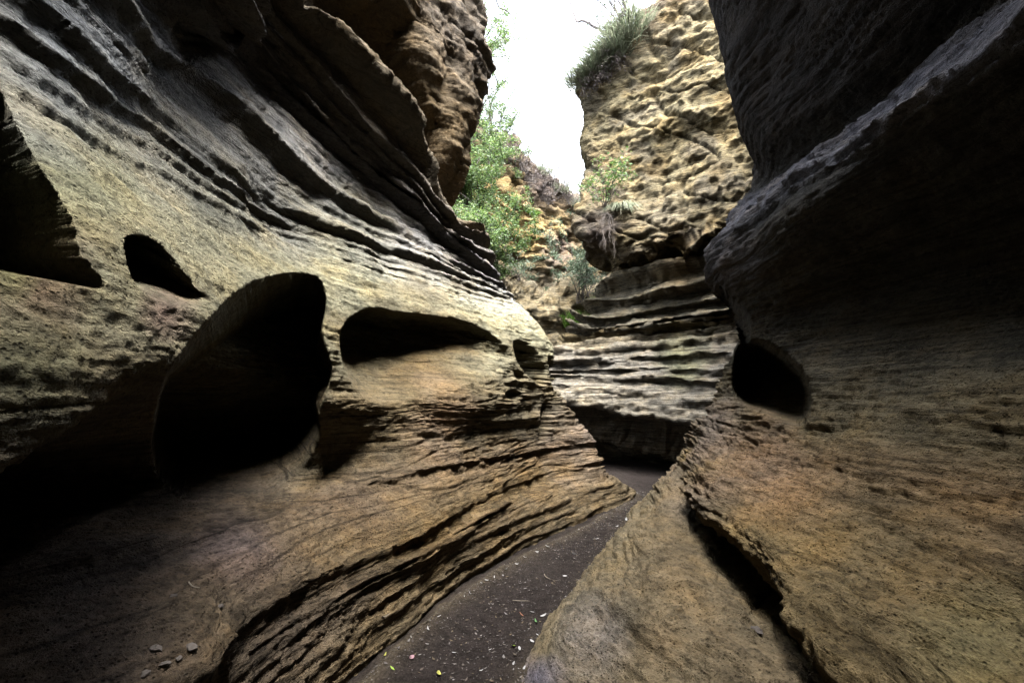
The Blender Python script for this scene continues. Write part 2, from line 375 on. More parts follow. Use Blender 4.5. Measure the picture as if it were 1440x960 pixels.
    patch(T, G, [((230,440),60,(.50,.33,.29),.8),((60,410),110,(.40,.27,.20),.7),((40,520),120,(.33,.35,.20),.6),((20,385),50,(.40,.42,.16),.5),((110,250),90,(.55,.55,.36),.5),((100,60),150,(.42,.46,.52),.6),
                 ((590,520),130,(.17,.125,.075),1.0),((600,560),80,(.32,.25,.15),.6),((480,330),90,(.38,.36,.20),.4),((110,820),400,(.10,.085,.078),1.0),((330,770),60,(.24,.19,.18),.5),((820,620),70,(.42,.34,.28),.7),((620,590),60,(.48,.36,.28),.6),((720,540),50,(.38,.34,.26),.5)])  # alcove brown and lower-left dark patch: shade put into tint, plus bench dust
    T *= (1 + .5 * HM[..., None] * np.array([-.35, -.3, -.3]))*1.0  # hollow interiors darkened with carve depth, shade put into the tint
    stk = np.interp(vs_, [0,3,5,6,7,8.4,9,12,13,17], [1,.8,1,.6,.3,.3,.8,.8,.5,.6])[None].repeat(len(us), 0)
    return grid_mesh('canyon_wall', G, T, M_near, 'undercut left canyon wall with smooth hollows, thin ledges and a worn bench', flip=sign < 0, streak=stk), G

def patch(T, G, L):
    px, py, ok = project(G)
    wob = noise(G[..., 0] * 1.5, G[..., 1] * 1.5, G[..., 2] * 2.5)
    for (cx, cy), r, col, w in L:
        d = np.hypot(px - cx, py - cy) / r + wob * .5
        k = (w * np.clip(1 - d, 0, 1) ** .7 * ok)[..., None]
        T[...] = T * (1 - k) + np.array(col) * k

# ================================================================== RIGHT WALL
PR = [(-.02,0),(.45,.2),(.85,.4),(1.45,.25),(1.05,.58),(1.5,.8),(1.95,1.08),(2.35,1.6),(3.05,2.3),(2.45,2.85),(2.15,3.15),(2.75,3.5),(2.95,4.1),(2.5,5.2),(1.7,6.8),(1.4,10),(5,11),(16,11)]
def profR(Y, dx=0.0): return [W(x + dx, Y, z) for x, z in PR]
tr = lambda Y: [W(1.5+.1*Y,Y,6.8), W(1.2+.1*Y,Y,10), W(5,Y,11), W(16,Y,11)]
q5 = [W(0,1.8,0), W(.45,1.8,.22), P(1070,925,1.95), W(1.8,2.1,.12), P(1125,880,1.9), W(1.65,1.9,.85), W(2.0,1.9,1.1), W(2.4,1.9,1.65), W(3.1,1.9,2.3), P(1435,130,1.95), P(1405,75,1.9), P(1440,-15,2.35), W(2.95,2.2,4.1), W(2.5,2.2,5.2)] + tr(2.2)
q6 = [F0(730,952), P(800,900,2.5), P(985,858,2.35), W(1.9,2.6,.12), P(1072,790,2.4), W(1.6,2.6,.85), P(1200,660,2.6), W(2.4,2.6,1.65), W(3.1,2.6,2.35), P(1310,190,2.35), P(1300,145,2.3), P(1335,65,2.95), W(2.9,2.9,4.2), W(2.5,2.9,5.2)] + tr(2.9)
q7 = [F0(783,852), P(850,805,3.2), P(953,796,2.95), W(1.9,3.3,.2), P(1008,738,3.1), W(1.6,3.3,.85), P(1110,640,3.4), W(2.4,3.4,1.6), W(3.0,3.4,2.4), P(1170,270,3.1), P(1190,218,3.05), P(1215,165,3.7), W(2.85,3.8,4.3), W(2.35,3.8,5.2)] + tr(3.8)
q8 = [F0(843,788), P(885,738,4.2), P(943,728,3.95), W(1.9,4.3,.4), P(966,686,4.1), P(985,650,4.3), P(1030,612,4.5), P(1060,540,4.5), P(1085,450,4.7), P(1065,348,4.25), P(1090,278,4.2), P(1108,242,4.8), W(2.85,4.9,4.4), W(2.5,4.9,5.3)] + tr(4.9)
q9 = [F0(876,742), P(905,706,5.2), P(945,666,5.2), P(952,659,5.25), P(962,642,5.2), P(980,612,5.3), P(1005,580,5.3), P(1030,510,5.4), P(1040,452,5.5), P(994,385,5.6), P(1001,350,5.65), P(1050,278,5.9), P(1066,245,6.0), P(1040,170,5.9), P(1034,60,5.8), P(1035,-60,5.8), W(6,5.8,11), W(16,5.8,11)]
q10 = [F0(903,715), P(928,690,6.1), P(955,653,6.0), P(960,647,6.0), P(970,632,6.0), P(985,600,6.0), P(1006,565,6.0), P(1026,515,6.1), P(1045,478,6.2), P(1018,425,6.2), P(1008,370,6.2), P(1054,283,6.4), P(1054,235,6.5), P(1036,150,6.4), P(1022,60,6.4), P(1030,-80,6.4), W(6,6.6,11), W(16,6.6,11)]
netR = build_net([profR(-7, -1.5), close_top(profR(-4.5), -1.5), close_top(profR(-1.5), -.8), profR(.3), profR(1.2), q5, q6, q7, q8, q9, q10, off(q10, .9, .6), off(q10, 3.2, 1.0), off(q10, 9, 1.2)])
netR = np.concatenate([netR[:, :1] + np.array([-.12, 0, -.35]), netR], 1)
# v rows: 0 buried,1 floor,2 flare,3 flare top,4 undercut,5 belly edge,6 belly,7 ridge,8,9 back,10 under ledge,11 lip,12 ledge back,13 recess,14,15,16 rim,17,18

def make_right():
    us, vs_ = adaptive(netR, int(580 * DETAIL), int(640 * DETAIL))
    G = catmull(catmull(netR, us, 0), vs_, 1)
    V = np.broadcast_to(vs_[None, :], G.shape[:2]); U = np.broadcast_to(us[:, None], G.shape[:2])
    x, y, z = G[..., 0], G[..., 1], G[..., 2]
    n = normals(G); sign = 1.0 if n[len(us)//2, len(vs_)//2, 0] < 0 else -1.0
    vv = V + .08 * noise(x * .7, y * .7, z * .7) + .03 * noise(x * 3, y * 3, z * 3)
    lat = lambda s, k: .5 + .9 * noise(x * s + k, y * s, k * 3.1 + z * .3)
    d = .05 * fbm(x * .9, y * .9, z * .9, 2)
    for pos, amp, up, dn, k in ((11.0,.10,.2,.12,1),(11.3,.06,.12,.05,2),(11.6,.07,.12,.05,3),(11.85,.06,.12,.05,4),(10.7,.05,.1,.07,5),(7.0,.03,.3,.15,6)):
        d = d + ledge(vv, pos, amp, up, dn) * np.clip(lat(.9, k) + .35, .15, 1.3)
    d = d + sstep(12.6, 14, V) * (.35 * noise(x * .7, y * .7, z * .35) - .1)
    G = displace(G, d, sign)
    x, y, z = G[..., 0], G[..., 1], G[..., 2]
    A = np.interp(vs_, [0,1,2,3,4,5,6,7,8,9,10,11,12,13,15,18], [.01,.012,.01,.012,.02,.03,.03,.028,.022,.02,.02,.02,.03,.012,.012,.1])[None, :]
    far = .6 + .12 * np.clip(y, 0, 8)
    dip = z + .12 * (x - 1.8)
    n1 = strata(x, y, dip, 9.0, 1.25) * A * far
    n2 = .016 * fbm(x * 3.2, y * 3.2, z * 6, 4, .55) * far + .005 * noise(x * 24, y * 24, z * 40)
    n2 = n2 * (1 - .7 * sstep(12.3, 13.3, V))
    be = np.exp(-((V - 6) / 1.0) ** 2)
    n2 = n2 + be * .035 * np.abs(fbm(x * 4 + y * 1.5, y * 2.2, z * 13, 3, .6))
    # vertical flutes on the flare
    fl = np.exp(-((V - 2) / .8) ** 2) * .03 * noise(x * 4.5, y * 1.2, z * 4)
    C = np.interp(vs_, [0,2,3,4,5,7,8,10,12,14,18], [.6,.7,.6,.55,1.1,.75,.5,.45,.5,.12,1])[None, :]
    mk = sstep(-.3, .2, noise(x * .9, y * .9, z * 1.6 + 20)); dp = dip
    C = C * 1.7
    n3 = C * (.022 * chips(x, y, dp, 1.3, 12) * (.4 + .6 * mk) + .016 * chips(x + 7, y, dp, 3.4, 26) * mk + .011 * chips(x, y + 7, dp, 8, 36) * (.3 + .7 * mk) + .006 * chips(x, y, dp + 9, 18, 60))
    gr = (np.maximum(C, 1.2) + .9 * be) * (.016 * groove(x, y, dp, .4, 7, .035) + .012 * groove(x + 5, y, dp, .7, 17, .04) * (.3 + .7 * mk) + .007 * groove(x, y + 5, dp, 1.3, 34, .06))
    fl = fl - np.exp(-((V - 2.2) / .9) ** 2) * (.05 * np.clip(noise(x * 1.2, y * .5, z * 8) - .12, 0, 1) + .03 * np.clip(noise(x * 3, y * 1.5, z * 18) - .1, 0, 1))
    G = displace(G, n1 + n2 + (n3 - gr) * far + fl, sign)
    hol = [([(1042,482),(1065,476),(1100,492),(1130,520),(1141,556),(1136,592),(1118,598),(1085,585),(1050,572),(1030,545),(1032,505)], 1.8, 10, None),
           ([(1012,400),(1035,425),(1052,440),(1056,470),(1046,492),(1036,470),(1020,440)], .5, 9, (.5,.85,0))]
    px, py, ok = project(G); wob = 4 * noise(x * 2.2, y * 2.2, z * 2.2) + 1.5 * noise(x * 9, y * 9, z * 9)
    sel = ok & (U > 4.2) & (U < 10.6) & (V < 11) & (V > 6)
    for poly, dep, w, dr in hol:
        pl = smooth_poly(poly); a = np.array(pl)
        bb = sel & (px > a[:, 0].min() - 8) & (px < a[:, 0].max() + 8) & (py > a[:, 1].min() - 8) & (py < a[:, 1].max() + 8)
        if not bb.any(): continue
        s = poly_sd(px[bb], py[bb], pl) + wob[bb] * min(1, w / 20) * .6
        amt = 1 - (1 - np.clip(s / w, 0, 1)) ** 2.2
        if dr is None: dv = np.stack([(px[bb] - 720) / 660, np.full(s.shape, .98), np.full(s.shape, .0)], -1)
        else: dv = np.array(dr, float)[None]
        dv = dv / np.linalg.norm(dv, axis=-1, keepdims=True); G[bb] += (dep * amt)[:, None] * dv
    tab = [(0,(.28,.24,.17)),(2,(.31,.26,.18)),(3,(.33,.265,.18)),(4,(.25,.21,.14)),(5,(.36,.28,.165)),(6,(.36,.275,.165)),(7,(.40,.295,.19)),(7.4,(.25,.21,.14)),(8,(.15,.135,.10)),(9,(.075,.07,.06)),(10.6,(.07,.07,.07)),(10.95,(.36,.36,.40)),(11.6,(.30,.30,.34)),(12.1,(.07,.07,.07)),(13,(.04,.037,.037)),(15,(.04,.037,.037)),(18,(.2,.18,.12))]  # dark rock; shade around the ledge and its skylit lip put into tint
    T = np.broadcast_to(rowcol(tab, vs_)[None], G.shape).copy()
    patch(T, G, [((980,700),60,(.36,.30,.24),.8),((850,860),60,(.20,.18,.15),.6),((930,900),50,(.36,.27,.17),.6),((1250,760),120,(.22,.19,.13),.5),((1120,700),80,(.36,.25,.16),.6),((1000,600),60,(.40,.36,.32),.8),((1060,650),90,(.50,.36,.26),.6),((750,950),40,(.26,.27,.42),.6),((830,900),60,(.40,.37,.36),.5),((1010,360),60,(.16,.15,.16),.8),((1380,930),120,(.38,.35,.20),.6)])
    stk = np.interp(vs_, [0,4,5,7,8,10,12,18], [.4,.4,.7,.6,.7,.8,.8,.5])[None].repeat(len(us), 0)
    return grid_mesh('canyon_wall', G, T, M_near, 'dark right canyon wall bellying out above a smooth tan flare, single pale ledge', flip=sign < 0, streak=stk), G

# ================================================================== BUTTRESS AT THE BEND
C_ = [
 # b1 .. b6 rows: 0 floor,1 undercut back,2 roof edge,3,4,5,6,7,8,9 top slab,10 recess,11 bulge lip,12 nose,13,14,15,16 rim
 [P(800,650,11.6),P(800,625,12.2),P(800,585,11.0),P(795,560,11.1),P(792,528,11.2),P(782,500,11.3),P(800,489,12.0),P(818,470,12.0),P(830,452,11.9),P(855,418,11.7),P(872,400,11.9),P(862,360,10.9),P(807,322,10.9),P(820,262,11.1),P(822,190,11.2),P(813,142,11.3),P(824,106,11.7)],
 [P(838,655,11.0),P(838,625,11.5),P(838,597,10.4),P(838,568,10.5),P(835,528,10.6),P(832,497,10.7),P(840,484,11.3),P(850,465,11.3),P(860,445,11.1),P(880,408,11.1),P(892,393,11.6),P(884,368,10.4),P(852,325,10.1),P(856,262,10.4),P(861,190,10.6),P(850,125,10.7),P(862,83,11.0)],
 [P(885,668,10.6),P(885,640,10.9),P(882,612,9.9),P(885,580,10.1),P(886,528,10.2),P(886,492,10.2),P(890,478,10.7),P(895,458,10.7),P(900,438,10.6),P(914,398,10.6),P(918,385,11.3),P(918,366,9.9),P(906,330,9.7),P(906,260,10.0),P(906,180,10.1),P(900,100,10.2),P(905,22,10.5)],
 [P(935,690,10.1),P(938,655,10.4),P(940,622,9.4),P(942,590,9.6),P(945,530,9.7),P(946,487,9.7),P(950,472,10.1),P(955,450,10.1),P(958,426,10.0),P(962,385,10.0),P(963,370,10.7),P(962,350,9.2),P(956,312,9.2),P(956,235,9.5),P(956,150,9.6),P(951,60,9.7),P(948,-30,10.0)],
 [P(985,705,9.6),P(987,670,9.9),P(990,635,8.9),P(992,600,9.0),P(1000,535,9.1),P(1005,481,9.2),P(1010,465,9.5),P(1014,440,9.5),P(1016,413,9.4),P(1012,372,9.5),P(1012,357,10.1),P(1008,325,8.7),P(1006,285,8.8),P(1006,210,9.0),P(1006,120,9.1),P(1006,20,9.2),P(1002,-60,9.5)],
 [P(1060,730,9.2),P(1062,690,9.4),P(1065,645,8.4),P(1065,605,8.5),P(1075,540,8.6),P(1080,475,8.7),P(1085,455,9.0),P(1088,430,9.0),P(1090,400,8.9),P(1088,352,9.0),P(1085,335,9.4),P(1080,300,8.5),P(1070,255,8.4),P(1070,180,8.6),P(1070,90,8.7),P(1070,-20,8.8),P(1070,-90,9.1)]]
b0 = [(P(730, 480, 12.3)[0], 12.3, p[2]) if i < 6 else (p[0] + 1.0, p[1] + 3.2, p[2]) for i, p in enumerate(C_[0])]
netB = [b0] + C_ + [off(C_[-1], 1.6, -.3), off(C_[-1], 6, -.8)]
for c in netB:
    for i, dy in ((0, .6), (1, .9), (2, .4), (3, -.5), (4, -.3)):
        f = 1 + dy / c[i][1]; c[i] = (c[i][0] * f, c[i][1] * f, CAMZ + (c[i][2] - CAMZ) * f)
    c[0] = (c[0][0], c[0][1], 0.0)
    p = c[-1]; c.append((p[0] + 2.0, p[1] + 3.0, p[2] + .5)); c.append((p[0] + 9, p[1] + 9, p[2] + 1.2))
    c.insert(0, (c[0][0], c[0][1] + .2, -.4))
netB = build_net(netB)
def make_buttress():
    us, vs_ = adaptive(netB, int(310 * DETAIL), int(640 * DETAIL))
    G = catmull(catmull(netB, us, 0), vs_, 1)
    V = np.broadcast_to(vs_[None, :], G.shape[:2])
    x, y, z = G[..., 0], G[..., 1], G[..., 2]
    n = normals(G); sign = 1.0 if n[len(us)//2, len(vs_)//2, 1] < 0 else -1.0
    lower = sstep(10.9, 10.4, V); upper = 1 - lower
    vv = V + .06 * noise(x * .8, y * .8, 2.2) + .02 * noise(x * 4, y * 4, z * 4)
    lat = lambda s, k: .5 + .9 * noise(x * s + k, y * s, k * 3.1)
    d = 0
    for pos, amp, up, dn, k in ((3.0,.30,.08,.06,1),(4.05,.32,.6,.10,2),(4.45,.10,.12,.04,3),(4.85,.12,.15,.05,33),(5.2,.10,.12,.05,34),(6.0,.18,.4,.06,4),(5.55,.16,.15,.05,5),(6.5,.16,.2,.06,55),(7.0,.42,.22,.07,6),(7.6,.48,.25,.07,7),(8.2,.5,.25,.07,8),(8.8,.5,.25,.07,9),(9.4,.5,.25,.07,10),(9.95,.5,.2,.08,11)):
        d = d + ledge(vv + .03 * noise(x * 1.5 + k, y * 1.5, k), pos, amp, up, dn) * np.clip(lat(.7, k) + .5, .5, 1.2)
    d = d - .75 * np.exp(-((vv - 3.5) / .33) ** 4)
    d = d + lower * .05 * fbm(x * .9, y * .9, z, 2) + upper * (.22 * noise(x * .6, y * .6, z * .7) - .06 * groove(x * 1.0, y, x * 1.1 + y, .3, .8, .05))
    G = displace(G, d, sign)
    x, y, z = G[..., 0], G[..., 1], G[..., 2]
    dip = z - .10 * (x - 2)
    d = lower * (.035 * strata(x, y, z, 5.0, 1.4) + .02 * fbm(x * 4, y * 4, z * 7, 4, .55) + .03 * chips(x, y, z, 1.6, 9) + .03 * chips(x + 3, y, z, 3, 22) - .05 * groove(x, y, z, .35, 5, .05) - .03 * groove(x + 4, y, z, .6, 12, .06))
    blk = fbm(x * 2.2, y * 2.2, dip * 3.0, 5, .6)
    rdg = 1 - 2 * np.abs(noise(x * 1.3 + 3, y * 1.3, dip * 2.4))
    pit = np.clip(noise(x * 2.2 + 9, y * 2.2, dip * 4) - .28, 0, 1) + .7 * np.clip(noise(x * 5 + 9, y * 5, dip * 8) - .3, 0, 1)
    d = d + upper * (.02 * fbm(x * 1.7, y * 1.7, dip * 1.9, 2, .5) + .06 * chips(x + 2, y + 9, dip, 1.3, 1.9) + .028 * fbm(x * 5, y * 5, dip * 6, 4, .7) + .04 * strata(x, y, dip, 6.0, .5) + .07 * chips(x, y, dip, .7, 1.3) + .05 * chips(x + 5, y, dip, 2.2, 3) + .025 * chips(x, y + 3, dip, 6, 7) - .10 * groove(x, y, x * .8 + dip, .5, 1.1, .05) - .28 * pit * sstep(-.1, .3, noise(x * .6, y * .6, z * .6)))
    d = d - .35 * sstep(11.0, 11.4, V) * sstep(13.0, 12.2, V) * np.clip(noise(x * 1.2, y * 1.2, z * 3) + .1, 0, 1)
    G = displace(G, d, sign)
    tab = [(0,(.22,.19,.15)),(3,(.36,.32,.25)),(4,(.46,.42,.35)),(5.5,(.44,.41,.36)),(6.2,(.56,.50,.40)),(7,(.54,.45,.29)),(7.6,(.54,.49,.39)),(10,(.52,.47,.36)),(11,(.38,.28,.16)),(12,(.46,.38,.25)),(13,(.46,.40,.28)),(14,(.52,.45,.30)),(16,(.52,.45,.30)),(16.7,(.30,.25,.2)),(17.3,(.16,.13,.12)),(19,(.14,.14,.08))]
    T = np.broadcast_to(rowcol(tab, vs_)[None], G.shape).copy()
    k = (.45 * upper * sstep(.05, .35, noise(x * 1.1, y * 1.1, z * 1.6 + 7)))[..., None]; T = T * (1 - k) + np.array([.24, .22, .20]) * k
    k = (.5 * upper * sstep(.1, .4, noise(x * 1.4 + 5, y * 1.4, z * 1.4)))[..., None]; T = T * (1 - k) + np.array([.52, .40, .22]) * k
    patch(T, G, [((835,330),45,(.20,.17,.16),.9),((850,300),40,(.24,.21,.20),.8),((950,380),40,(.50,.36,.20),.6),((930,300),50,(.30,.27,.22),.6),((960,505),50,(.42,.43,.24),.6)])
    return grid_mesh('cliff', G, T, M_cliff, 'pale cliff at the bend overhanging a stack of protruding rock ledges', flip=sign < 0), G

# ================================================================== FAR CLIFF
fx = [(540,11.6),(625,12.2),(680,13.4),(720,15.0),(765,16.4),(810,17.6),(860,18.6),(930,19.5)]
rows = {0:[640]*8, 1:[520]*8, 2:[455,455,455,458,460,462,462,462], 3:[405,405,405,408,412,415,418,420], 4:[390,390,385,392,395,398,400,405], 5:[300,300,310,330,345,355,365,375], 6:[215,215,230,262,300,325,340,350], 7:[135,145,175,205,245,278,295,305]}
lean = [0,0,.1,.5,1.6,2.0,2.4,2.9]
netF = []
for i, (fpx, Y) in enumerate(fx):
    c = [P(fpx, rows[r][i], Y + lean[r]) for r in range(8)]
    p = c[-1]; c += [(p[0] - .5, p[1] + 3, p[2] + .6), (p[0] - 1, p[1] + 14, p[2] + 1.5)]
    netF.append(c)
netF = build_net(netF)
def make_far():
    us, vs_ = adaptive(netF, int(230 * DETAIL), int(250 * DETAIL))
    G = catmull(catmull(netF, us, 0), vs_, 1)
    x, y, z = G[..., 0], G[..., 1], G[..., 2]
    n = normals(G); sign = 1.0 if n[len(us)//2, len(vs_)//2, 1] < 0 else -1.0
    V = np.broadcast_to(vs_[None, :], G.shape[:2])
    G = displace(G, .35 * fbm(x * .6, y * .6, z * .8, 3, .6), sign)
    x, y, z = G[..., 0], G[..., 1], G[..., 2]
    G = displace(G, .13 * fbm(x * 1.3, y * 1.3, z * 2.6, 5, .6) + .15 * chips(x, y, z, .8, 2.4) + .1 * chips(x + 5, y, z, 2, 6) + .05 * chips(x, y, z, 5, 12) + .08 * strata(x, y, z, 2.0, .7), sign)
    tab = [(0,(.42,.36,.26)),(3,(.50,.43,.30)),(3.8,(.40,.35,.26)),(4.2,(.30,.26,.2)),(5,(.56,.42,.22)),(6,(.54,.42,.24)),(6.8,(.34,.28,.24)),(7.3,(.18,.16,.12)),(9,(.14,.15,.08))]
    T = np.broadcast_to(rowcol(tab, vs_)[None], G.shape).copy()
    patch(T, G, [((790,350),35,(.30,.26,.26),.8),((760,270),30,(.28,.24,.25),.7)])
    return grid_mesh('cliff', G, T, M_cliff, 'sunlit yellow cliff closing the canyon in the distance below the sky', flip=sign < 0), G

# ================================================================== FLOOR
def make_floor():
    xs = np.concatenate([np.linspace(-14, -1.8, 24)[:-1], np.linspace(-1.8, 2.6, 230), np.linspace(2.6, 14, 24)[1:]])
    ys = np.concatenate([np.linspace(-10, .6, 20)[:-1], np.linspace(.6, 8.4, 300), np.linspace(8.4, 24, 40)[1:]])
    X, Y = np.meshgrid(xs, ys, indexing='ij')
    Z = .03 * noise(X * .9, Y * .9, 0) + .012 * noise(X * 4, Y * 4, 1) + .006 * noise(X * 14, Y * 14, 2) + .004 * noise(X * 40, Y * 40, 2)
    lx = np.interp(Y, [0,1.8,2.4,2.9,3.7,4.7,6.0,7.0,8], [-1.1,-.98,-.82,-.66,-.38,.26,1.2,1.9,1.8]); rx = np.interp(Y, [0,1.8,2.5,3.1,3.8,4.6,5.5,6.3,8], [0,.0,.04,.3,.62,1.0,1.32,1.8,3])
    ed = np.minimum(np.abs(X - lx), np.abs(X - rx)) + .05 * noise(X * 5, Y * 5, 7)
    Z = Z + .045 * np.exp(-np.clip(ed, 0, 9) / .09) * (Y < 8) + .02 * np.abs(noise(X * 7, Y * 7, 11)) - .02 * np.clip(noise(X * 3.1, Y * 2.3, 15) - .2, 0, 1)
    G = np.stack([X, Y, Z], -1)
    T = np.zeros(G.shape); T[:] = (.024, .020, .0185)
    k = sstep(.0, .4, noise(X * 1.3, Y * 1.3, 4))[..., None] * .5; T = T * (1 - k) + np.array([.034, .029, .026]) * k
    k = (np.exp(-np.clip(ed, 0, 9) / .06) * .6 * (Y < 8))[..., None]; T = T * (1 - k) + np.array([.09, .075, .055]) * k
    m = bpy.data.materials.new('dark_damp_sand'); t, b = nt(m)
    tc = N(t, 'ShaderNodeTexCoord'); tint = N(t, 'ShaderNodeVertexColor', layer_name='tint')
    n1 = N(t, 'ShaderNodeTexNoise', Scale=70.0, Detail=4.0, Roughness=.7); n2 = N(t, 'ShaderNodeTexNoise', Scale=9.0, Detail=5.0, Roughness=.65)
    v = N(t, 'ShaderNodeTexVoronoi', Scale=55.0)
    for q in (n1, n2, v): t.links.new(tc.outputs['Object'], q.inputs['Vector'])
    c = mixc(t, 'MULTIPLY', .9, tint.outputs['Color'], ramp(t, n1.outputs['Fac'], [(.3, .45), (.5, 1.0), (.72, 1.9)]))
    c = mixc(t, 'MULTIPLY', .8, c, ramp(t, n2.outputs['Fac'], [(.35, .6), (.5, 1.0), (.7, 1.3)]))
    t.links.new(c, b.inputs['Base Color']); b.inputs['Roughness'].default_value = .95; b.inputs['Specular IOR Level'].default_value = .08
    bp = N(t, 'ShaderNodeBump', Strength=.9, Distance=.012)
    ad = N(t, 'ShaderNodeMath', operation='ADD'); t.links.new(n1.outputs['Fac'], ad.inputs[0]); t.links.new(v.outputs['Distance'], ad.inputs[1])
    t.links.new(ad.outputs[0], bp.inputs['Height']); t.links.new(bp.outputs[0], b.inputs['Normal'])
    return grid_mesh('ground', G, T, m, 'dark sandy canyon floor winding between the rock walls'), G

left_o, GL = make_left()
right_o, GR = make_right()
but_o, GB = make_buttress()
far_o, GF = make_far()
floor_o, GG = make_floor()

# ================================================================== PLANTS
def surf(G, px, py, maxd=6):
    """point of a built surface seen at that place, nearest first"""
    x, y, ok = project(G)
    d = np.hypot(x - px, y - py)
    m = ok & (d < maxd)
    if not m.any():
        i = np.argmin(np.where(ok, d, 1e9)); return G.reshape(-1, 3)[i].copy()
    idx = np.argmin(np.where(m, G[..., 1] + d * .02, 1e9)); return G.reshape(-1, 3)[idx].copy()

def mesh_obj(name, verts, faces, mat, parent=None, smooth=False):
    me = bpy.data.meshes.new(name); me.from_pydata([tuple(v) for v in verts], [], faces); me.update()
    if smooth: me.polygons.foreach_set('use_smooth', [True] * len(me.polygons))
    me.materials.append(mat)
    o = bpy.data.objects.new(name, me); scene.collection.objects.link(o)
    if parent: o.parent = parent
    return o
def quads_obj(name, V4, mat, parent=None):
    """V4: n x 4 x 3 leaf blades"""
    V4 = np.asarray(V4, np.float32); n = len(V4); me = bpy.data.meshes.new(name)
    me.vertices.add(n * 4); me.vertices.foreach_set('co', V4.reshape(-1))
    me.loops.add(n * 4); me.loops.foreach_set('vertex_index', np.arange(n * 4, dtype=np.int32))
    me.polygons.add(n); me.polygons.foreach_set('loop_start', np.arange(0, n * 4, 4, dtype=np.int32)); me.update(calc_edges=True)
    me.materials.append(mat); o = bpy.data.objects.new(name, me); scene.collection.objects.link(o)
    if parent: o.parent = parent
    return o
def tube(verts, faces, pts, r0, r1, k=4):
    base = len(verts); n = len(pts)
    for i, p in enumerate(pts):
        q = Vector(pts[min(i + 1, n - 1)]) - Vector(pts[max(i - 1, 0)]); q.normalize()
        a = q.orthogonal().normalized(); b = q.cross(a); r = r0 + (r1 - r0) * i / max(1, n - 1)
        for j in range(k):
            t = 2 * math.pi * j / k; verts.append(Vector(p) + (a * math.cos(t) + b * math.sin(t)) * r)
    for i in range(n - 1):
        for j in range(k):
            faces.append((base + i * k + j, base + i * k + (j + 1) % k, base + (i + 1) * k + (j + 1) % k, base + (i + 1) * k + j))
def thing(name, label, cat, loc, group=None):
    o = bpy.data.objects.new(name, None); scene.collection.objects.link(o); o.empty_display_size = .1
    o.location = loc; o['label'] = label; o['category'] = cat
    if group: o['group'] = group
    return o

def bark(name, c):
    m = bpy.data.materials.new(name); t, b = nt(m)
    n = N(t, 'ShaderNodeTexNoise', Scale=40.0, Detail=3.0)
    t.links.new(mixc(t, 'MULTIPLY', 1.0, c + (1,), ramp(t, n.outputs['Fac'], [(.3, .6), (.7, 1.3)])), b.inputs['Base Color']); b.inputs['Roughness'].default_value = .9
    return m
L_bright = leaf_material('bright_leaves', [(.06,.13,.04),(.13,.23,.06),(.20,.28,.07),(.10,.18,.08),(.17,.19,.12)])
L_grey = leaf_material('grey_green_leaves', [(.10,.15,.10),(.15,.20,.14),(.09,.14,.07),(.18,.22,.15)])
L_dry = leaf_material('dry_purplish_twigs', [(.13,.10,.11),(.18,.15,.15),(.10,.08,.08),(.20,.18,.13)], trans=.1)
L_grass = leaf_material('fresh_grass_blades', [(.07,.17,.02),(.13,.26,.04),(.20,.29,.07)])
L_hay = leaf_material('pale_grass_blades', [(.24,.29,.17),(.30,.32,.22),(.18,.24,.14),(.34,.33,.25)])
B_grey = bark('grey_bark', (.13,.11,.10)); B_dark = bark('dark_bark', (.06,.05,.05))

def shrub(label, loc, h, spread, nl, leaf, lm, bm=B_grey, name='shrub', cat='shrub', lean=(0, 0, 0), n_st=9, droop=0.0, group=None, seed=1, flat=1.0, open_=0.0):
    r = random.Random(seed); root = thing(name, label, cat, loc, group)
    vs2, fs = [], []; tips = []
    lean = Vector(lean)
    def grow(p, d, ln, rad, depth):
        pts = [p.copy()]; q = p.copy(); dd = d.copy()
        for i in range(5):
            dd = (dd + Vector((r.gauss(0, .22), r.gauss(0, .22), r.gauss(0, .16) - droop * .25)) + lean * .08).normalized()
            q = q + dd * ln / 5; pts.append(q.copy())
            if depth < 2 and i >= 1 and r.random() < .75:
                e = (dd + Vector((r.gauss(0, .8), r.gauss(0, .8), r.gauss(0, .5)))).normalized(); grow(q.copy(), e, ln * r.uniform(.4, .62), rad * .55, depth + 1)
        tube(vs2, fs, pts, rad, rad * .3, 3 if depth else 4)
        for i in range(len(pts) - 1):
            if depth or i > 2: tips.append((pts[i], pts[i + 1]))
    for i in range(n_st):
        a = r.uniform(0, 2 * math.pi); tilt = r.uniform(.1, 1.0) * spread / h
        d = Vector((math.cos(a) * tilt, math.sin(a) * tilt * flat, 1)).normalized() + lean * .5
        grow(Vector((r.gauss(0, .06) * h, r.gauss(0, .06) * h * flat, 0)), d.normalized(), h * r.uniform(.6, 1.0), h * .012, 0)
    mesh_obj('stem', vs2, fs, bm, root)
    if nl:
        keep = [t for t in tips if r.random() > open_] or tips
        rs = np.random.RandomState(seed); k = rs.randint(0, len(keep), nl)
        A = np.array([tuple(t[0]) for t in keep]); B = np.array([tuple(t[1]) for t in keep]); f = rs.rand(nl, 1)
        c = A[k] * (1 - f) + B[k] * f + rs.normal(size=(nl, 3)) * leaf * 1.6
        u = rs.normal(size=(nl, 3)); u[:, 2] *= .5; u /= np.linalg.norm(u, axis=1)[:, None]
        w = np.cross(u, rs.normal(size=(nl, 3))); w /= np.linalg.norm(w, axis=1)[:, None]
        L = (leaf * rs.uniform(.6, 1.4, (nl, 1)))
        V4 = np.stack([c - u * L, c + w * L * .42, c + u * L, c - w * L * .42], 1)
        quads_obj('foliage', V4, lm, root)
    return root

